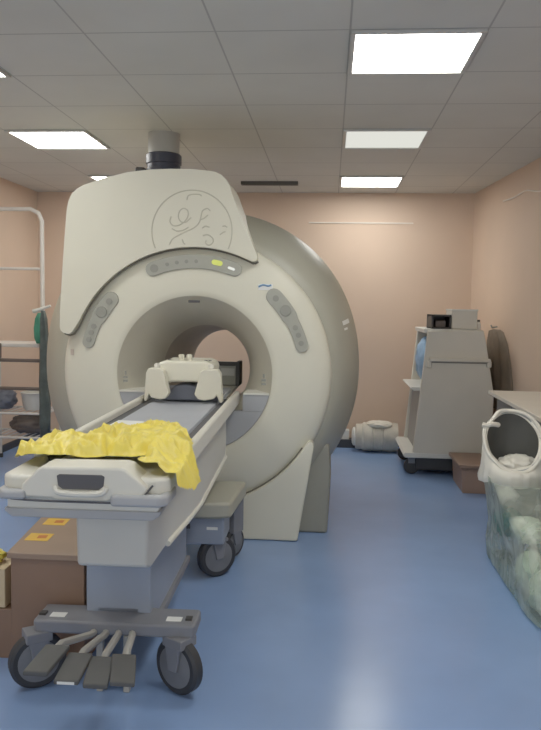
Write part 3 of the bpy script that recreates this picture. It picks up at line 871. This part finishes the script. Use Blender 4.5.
# soft dark brown shape on the right wall
co = thing('wall_dark_shape', 'soft dark brown shape on the right wall beyond the counter', 'dark_shape', (1.5,6.9,.6))
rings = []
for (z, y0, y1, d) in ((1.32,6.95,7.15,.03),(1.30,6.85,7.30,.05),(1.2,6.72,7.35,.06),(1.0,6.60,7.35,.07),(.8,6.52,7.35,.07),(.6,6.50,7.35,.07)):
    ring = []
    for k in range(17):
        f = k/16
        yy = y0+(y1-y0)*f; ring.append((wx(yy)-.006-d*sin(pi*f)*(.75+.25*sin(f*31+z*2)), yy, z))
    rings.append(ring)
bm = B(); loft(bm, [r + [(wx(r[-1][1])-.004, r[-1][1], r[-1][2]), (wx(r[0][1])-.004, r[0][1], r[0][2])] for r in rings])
obj('dark_shape_surface', bm, M['dark_shape'], co, sharp=180)
obj('hook', mktube([(wx(7.05)-.002,7.05,1.345),(wx(7.05)-.05,7.05,1.335),(wx(7.05)-.06,7.05,1.36)], .008, 8), M['steel'], co)

# counter at the right wall
cc = thing('side_counter', 'white-topped grey counter along the right wall', 'counter', (1.38,4.9,0))
obj('counter_top', mkprism([(1.245,3.9),(wx(3.9)-.004,3.9),(wx(5.83)-.004,5.83),(1.245,5.83)], 'z', .845,.875), M['counter'], cc, bevel=.006)
obj('counter_body', mkprism([(1.31,3.95),(wx(3.95)-.025,3.95),(wx(5.80)-.025,5.80),(1.31,5.80)], 'z', 0,.845), M['counter_side'], cc, bevel=.004)
for y in (4.42,4.88,5.34):
    obj('door_gap', mkbox(1.3085,1.3105,y-.004,y+.004,.06,.82), M['dark'], cc)

# ------------------------------------------------------------------ waste stand with liner, clear bag, contents
ws = thing('waste_stand', 'white plastic-lined waste bag stand with ring mouth by the counter', 'waste bag stand', (1.10,4.25,0))
# tilted mouth ring: centre, axes
mc = Vector((1.068,4.28,.752)); ax1 = Vector((1,0,0)); ax2 = Vector((0,.55,.83)).normalized()
def mouth(r1, r2, k, n, off=Vector((0,0,0)), wob=0.0, seed=0):
    a = 2*pi*k/n
    w = 1 + wob*noise.noise(Vector((cos(a)*2+seed, sin(a)*2, seed)))
    return mc + off + ax1*cos(a)*r1*w + ax2*sin(a)*r2*w
n = 64
RX, RZ = .160, .188
obj('ring', mktube([mouth(RX, RZ, k, n) for k in range(n)], .009, 8, closed=True), M['steel'], ws)
obj('post', mktube([(1.235,4.62,.02),(1.235,4.60,.75),(1.225,4.36,.80)], .012, 8), M['steel'], ws)
# liner: inside wall, rolled rim, outer cuff
bm = B()
rings = []
def low(k, z, rx, ry, cy):
    a = 2*pi*k/n
    w = 1 + .07*noise.noise(Vector((cos(a)*3, sin(a)*3, z*4)))
    return Vector((1.065 + cos(a)*rx*w, cy + sin(a)*ry*w, z + .02*noise.noise(Vector((cos(a)*2+4, sin(a)*2, 1)))))
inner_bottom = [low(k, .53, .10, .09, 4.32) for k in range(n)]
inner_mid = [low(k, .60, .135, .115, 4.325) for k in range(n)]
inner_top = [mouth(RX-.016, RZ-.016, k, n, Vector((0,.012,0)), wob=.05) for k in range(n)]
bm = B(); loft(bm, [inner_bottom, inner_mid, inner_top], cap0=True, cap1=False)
obj('liner_interior', bm, M['liner_in'], ws, sharp=180)  # its shade is put into the dark colour
def fold(z, rx, ry, cy, amp):
    out = []
    for k in range(n):
        a = 2*pi*k/n
        w = 1 + amp*(1-2*abs(noise.noise(Vector((cos(a)*3.2, sin(a)*3.2, z*1.5)))))
        out.append(Vector((1.065 + cos(a)*rx*w, cy + sin(a)*ry*w, z + .025*noise.noise(Vector((cos(a)*2+4, sin(a)*2, 1))))))
    return out
rings = [inner_top,
         [mouth(RX-.004, RZ-.004, k, n, Vector((0,-.010,.004)), wob=.07, seed=1) for k in range(n)],
         [mouth(RX+.014, RZ+.010, k, n, Vector((0,-.002,0)), wob=.08, seed=2) for k in range(n)],
         fold(.60, .165, .17, 4.29, .07), fold(.565, .170, .18, 4.30, .08),
         fold(.535, .172, .185, 4.31, .09), fold(.51, .165, .175, 4.31, .09)]
bm = B(); loft(bm, rings, cap0=False, cap1=False)
obj('white_liner', bm, M['liner'], ws, sharp=180)
obj('liner_fold', lump((1.10,4.30,.615), (.10,.075,.045), 31, amp=.30), M['liner'], ws, sharp=180)
bm = B()
tube(bm, catmull([mouth(RX+.006, RZ+.006, k, n, Vector((0,-.014,0)), wob=.11, seed=5) for k in range(0, n, 4)], 4, closed=True), .011, 8, closed=True)
obj('rolled_rim', bm, M['liner'], ws, sharp=180)
obj('rim_tail', mktube(catmull([(.975,4.26,.845),(.93,4.22,.855),(.895,4.20,.850),(.872,4.2,.853)], 5), .014, 8), M['liner'], ws)
# clear lower bag
cbg = B()
rings = []
levels = [(.004,.99,1.46,3.38,4.60),(.02,.975,1.475,3.36,4.62),(.12,.965,1.48,3.36,4.62),(.25,.960,1.47,3.42,4.58),(.38,.945,1.44,3.55,4.56),(.48,.925,1.36,3.75,4.53),(.56,.905,1.28,3.95,4.50)]
for (z, x0, x1, y0, y1) in levels:
    ring = []
    cx, cy = (x0+x1)/2, (y0+y1)/2
    for k in range(120):
        a = 2*pi*k/120
        e = .35
        x = cx + math.copysign(abs(cos(a))**e, cos(a))*(x1-x0)/2
        y = cy + math.copysign(abs(sin(a))**e, sin(a))*(y1-y0)/2
        p = Vector((x*6, y*5, z*5))
        d = .016*noise.noise(p) + .012*(1-2*abs(noise.noise(p*1.7+Vector((3,1,2)))))
        if z < .03: d *= .5
        ring.append((min(x + d, 1.292 if z > .0 else 1.292), y + d, z))
    rings.append(ring)
loft(cbg, rings, cap0=True, cap1=False)
obj('clear_bag', cbg, M['clear'], ws, sharp=180)

items = [((1.09,4.35,.26),(.075,.09,.075),'teal','crumpled teal cloth bunch at the far end of the clear bag'),
         ((1.21,4.13,.10),(.06,.10,.085),'teal','crumpled teal cloth bunch leaning on the counter side of the clear bag'),
         ((1.12,3.92,.11),(.07,.11,.095),'pale','pale green crumpled cloth in the middle of the clear bag'),
         ((1.13,4.05,.30),(.08,.11,.06),'pale','pale green crumpled cloth on top of the heap in the clear bag'),
         ((1.13,3.62,.11),(.09,.13,.095),'pale','pale green crumpled cloth at the near end of the clear bag')]
for i, (c, r, mt, lb) in enumerate(items):
    o = obj('crumpled_cloth', lump((c[0]-.02, c[1], c[2]), r, 20+i*3, amp=.22, zmin=.012), M[mt], None, sharp=180)
    tag(o, lb, 'cloth', 'discarded cloths in the clear bag')

# ------------------------------------------------------------------ wall cables
o = obj('wall_trunking', mkbox(-.25, .86, YB-.012, YB, 2.398, 2.412), M['cable'], None)
tag(o, 'thin white straight cable run high on the back wall', 'cable')
bm = B(); tube(bm, catmull([(wx(y)-.008,y,z) for y,z in ((7.0,2.50),(6.7,2.49),(6.4,2.50),(6.1,2.45),(5.8,2.43),(5.4,2.42))], 6), .007, 6)
o = obj('wall_cable', bm, M['cable'], None); tag(o, 'thin white wavy cable high on the right wall', 'cable')

# ------------------------------------------------------------------ camera
YAW, PIT, ROLL = -.0795, -.0794, .0161
cy, sy = cos(YAW), sin(YAW); cp, sp = cos(PIT), sin(PIT)
f = Vector((sy*cp, cy*cp, sp)); r = Vector((cy, -sy, 0)); u = r.cross(f)
r2 = r*cos(ROLL) + u*sin(ROLL); u2 = -r*sin(ROLL) + u*cos(ROLL)
cam = bpy.data.cameras.new('camera')
cam.sensor_fit = 'HORIZONTAL'; cam.sensor_width = 36.0; cam.lens = 735*36/541
cam.clip_start = 0.05
co_ = bpy.data.objects.new('camera', cam); COL.objects.link(co_)
mw = Matrix(((r2.x,u2.x,-f.x,0),(r2.y,u2.y,-f.y,0),(r2.z,u2.z,-f.z,1.5),(0,0,0,1)))
co_.matrix_world = mw
scene.camera = co_

w = bpy.data.worlds.new('world'); scene.world = w
w.use_nodes = True
w.node_tree.nodes['Background'].inputs['Color'].default_value = (0.96,0.98,1.0,1)
w.node_tree.nodes['Background'].inputs['Strength'].default_value = 1.0  # even white fill light, added through the missing front wall
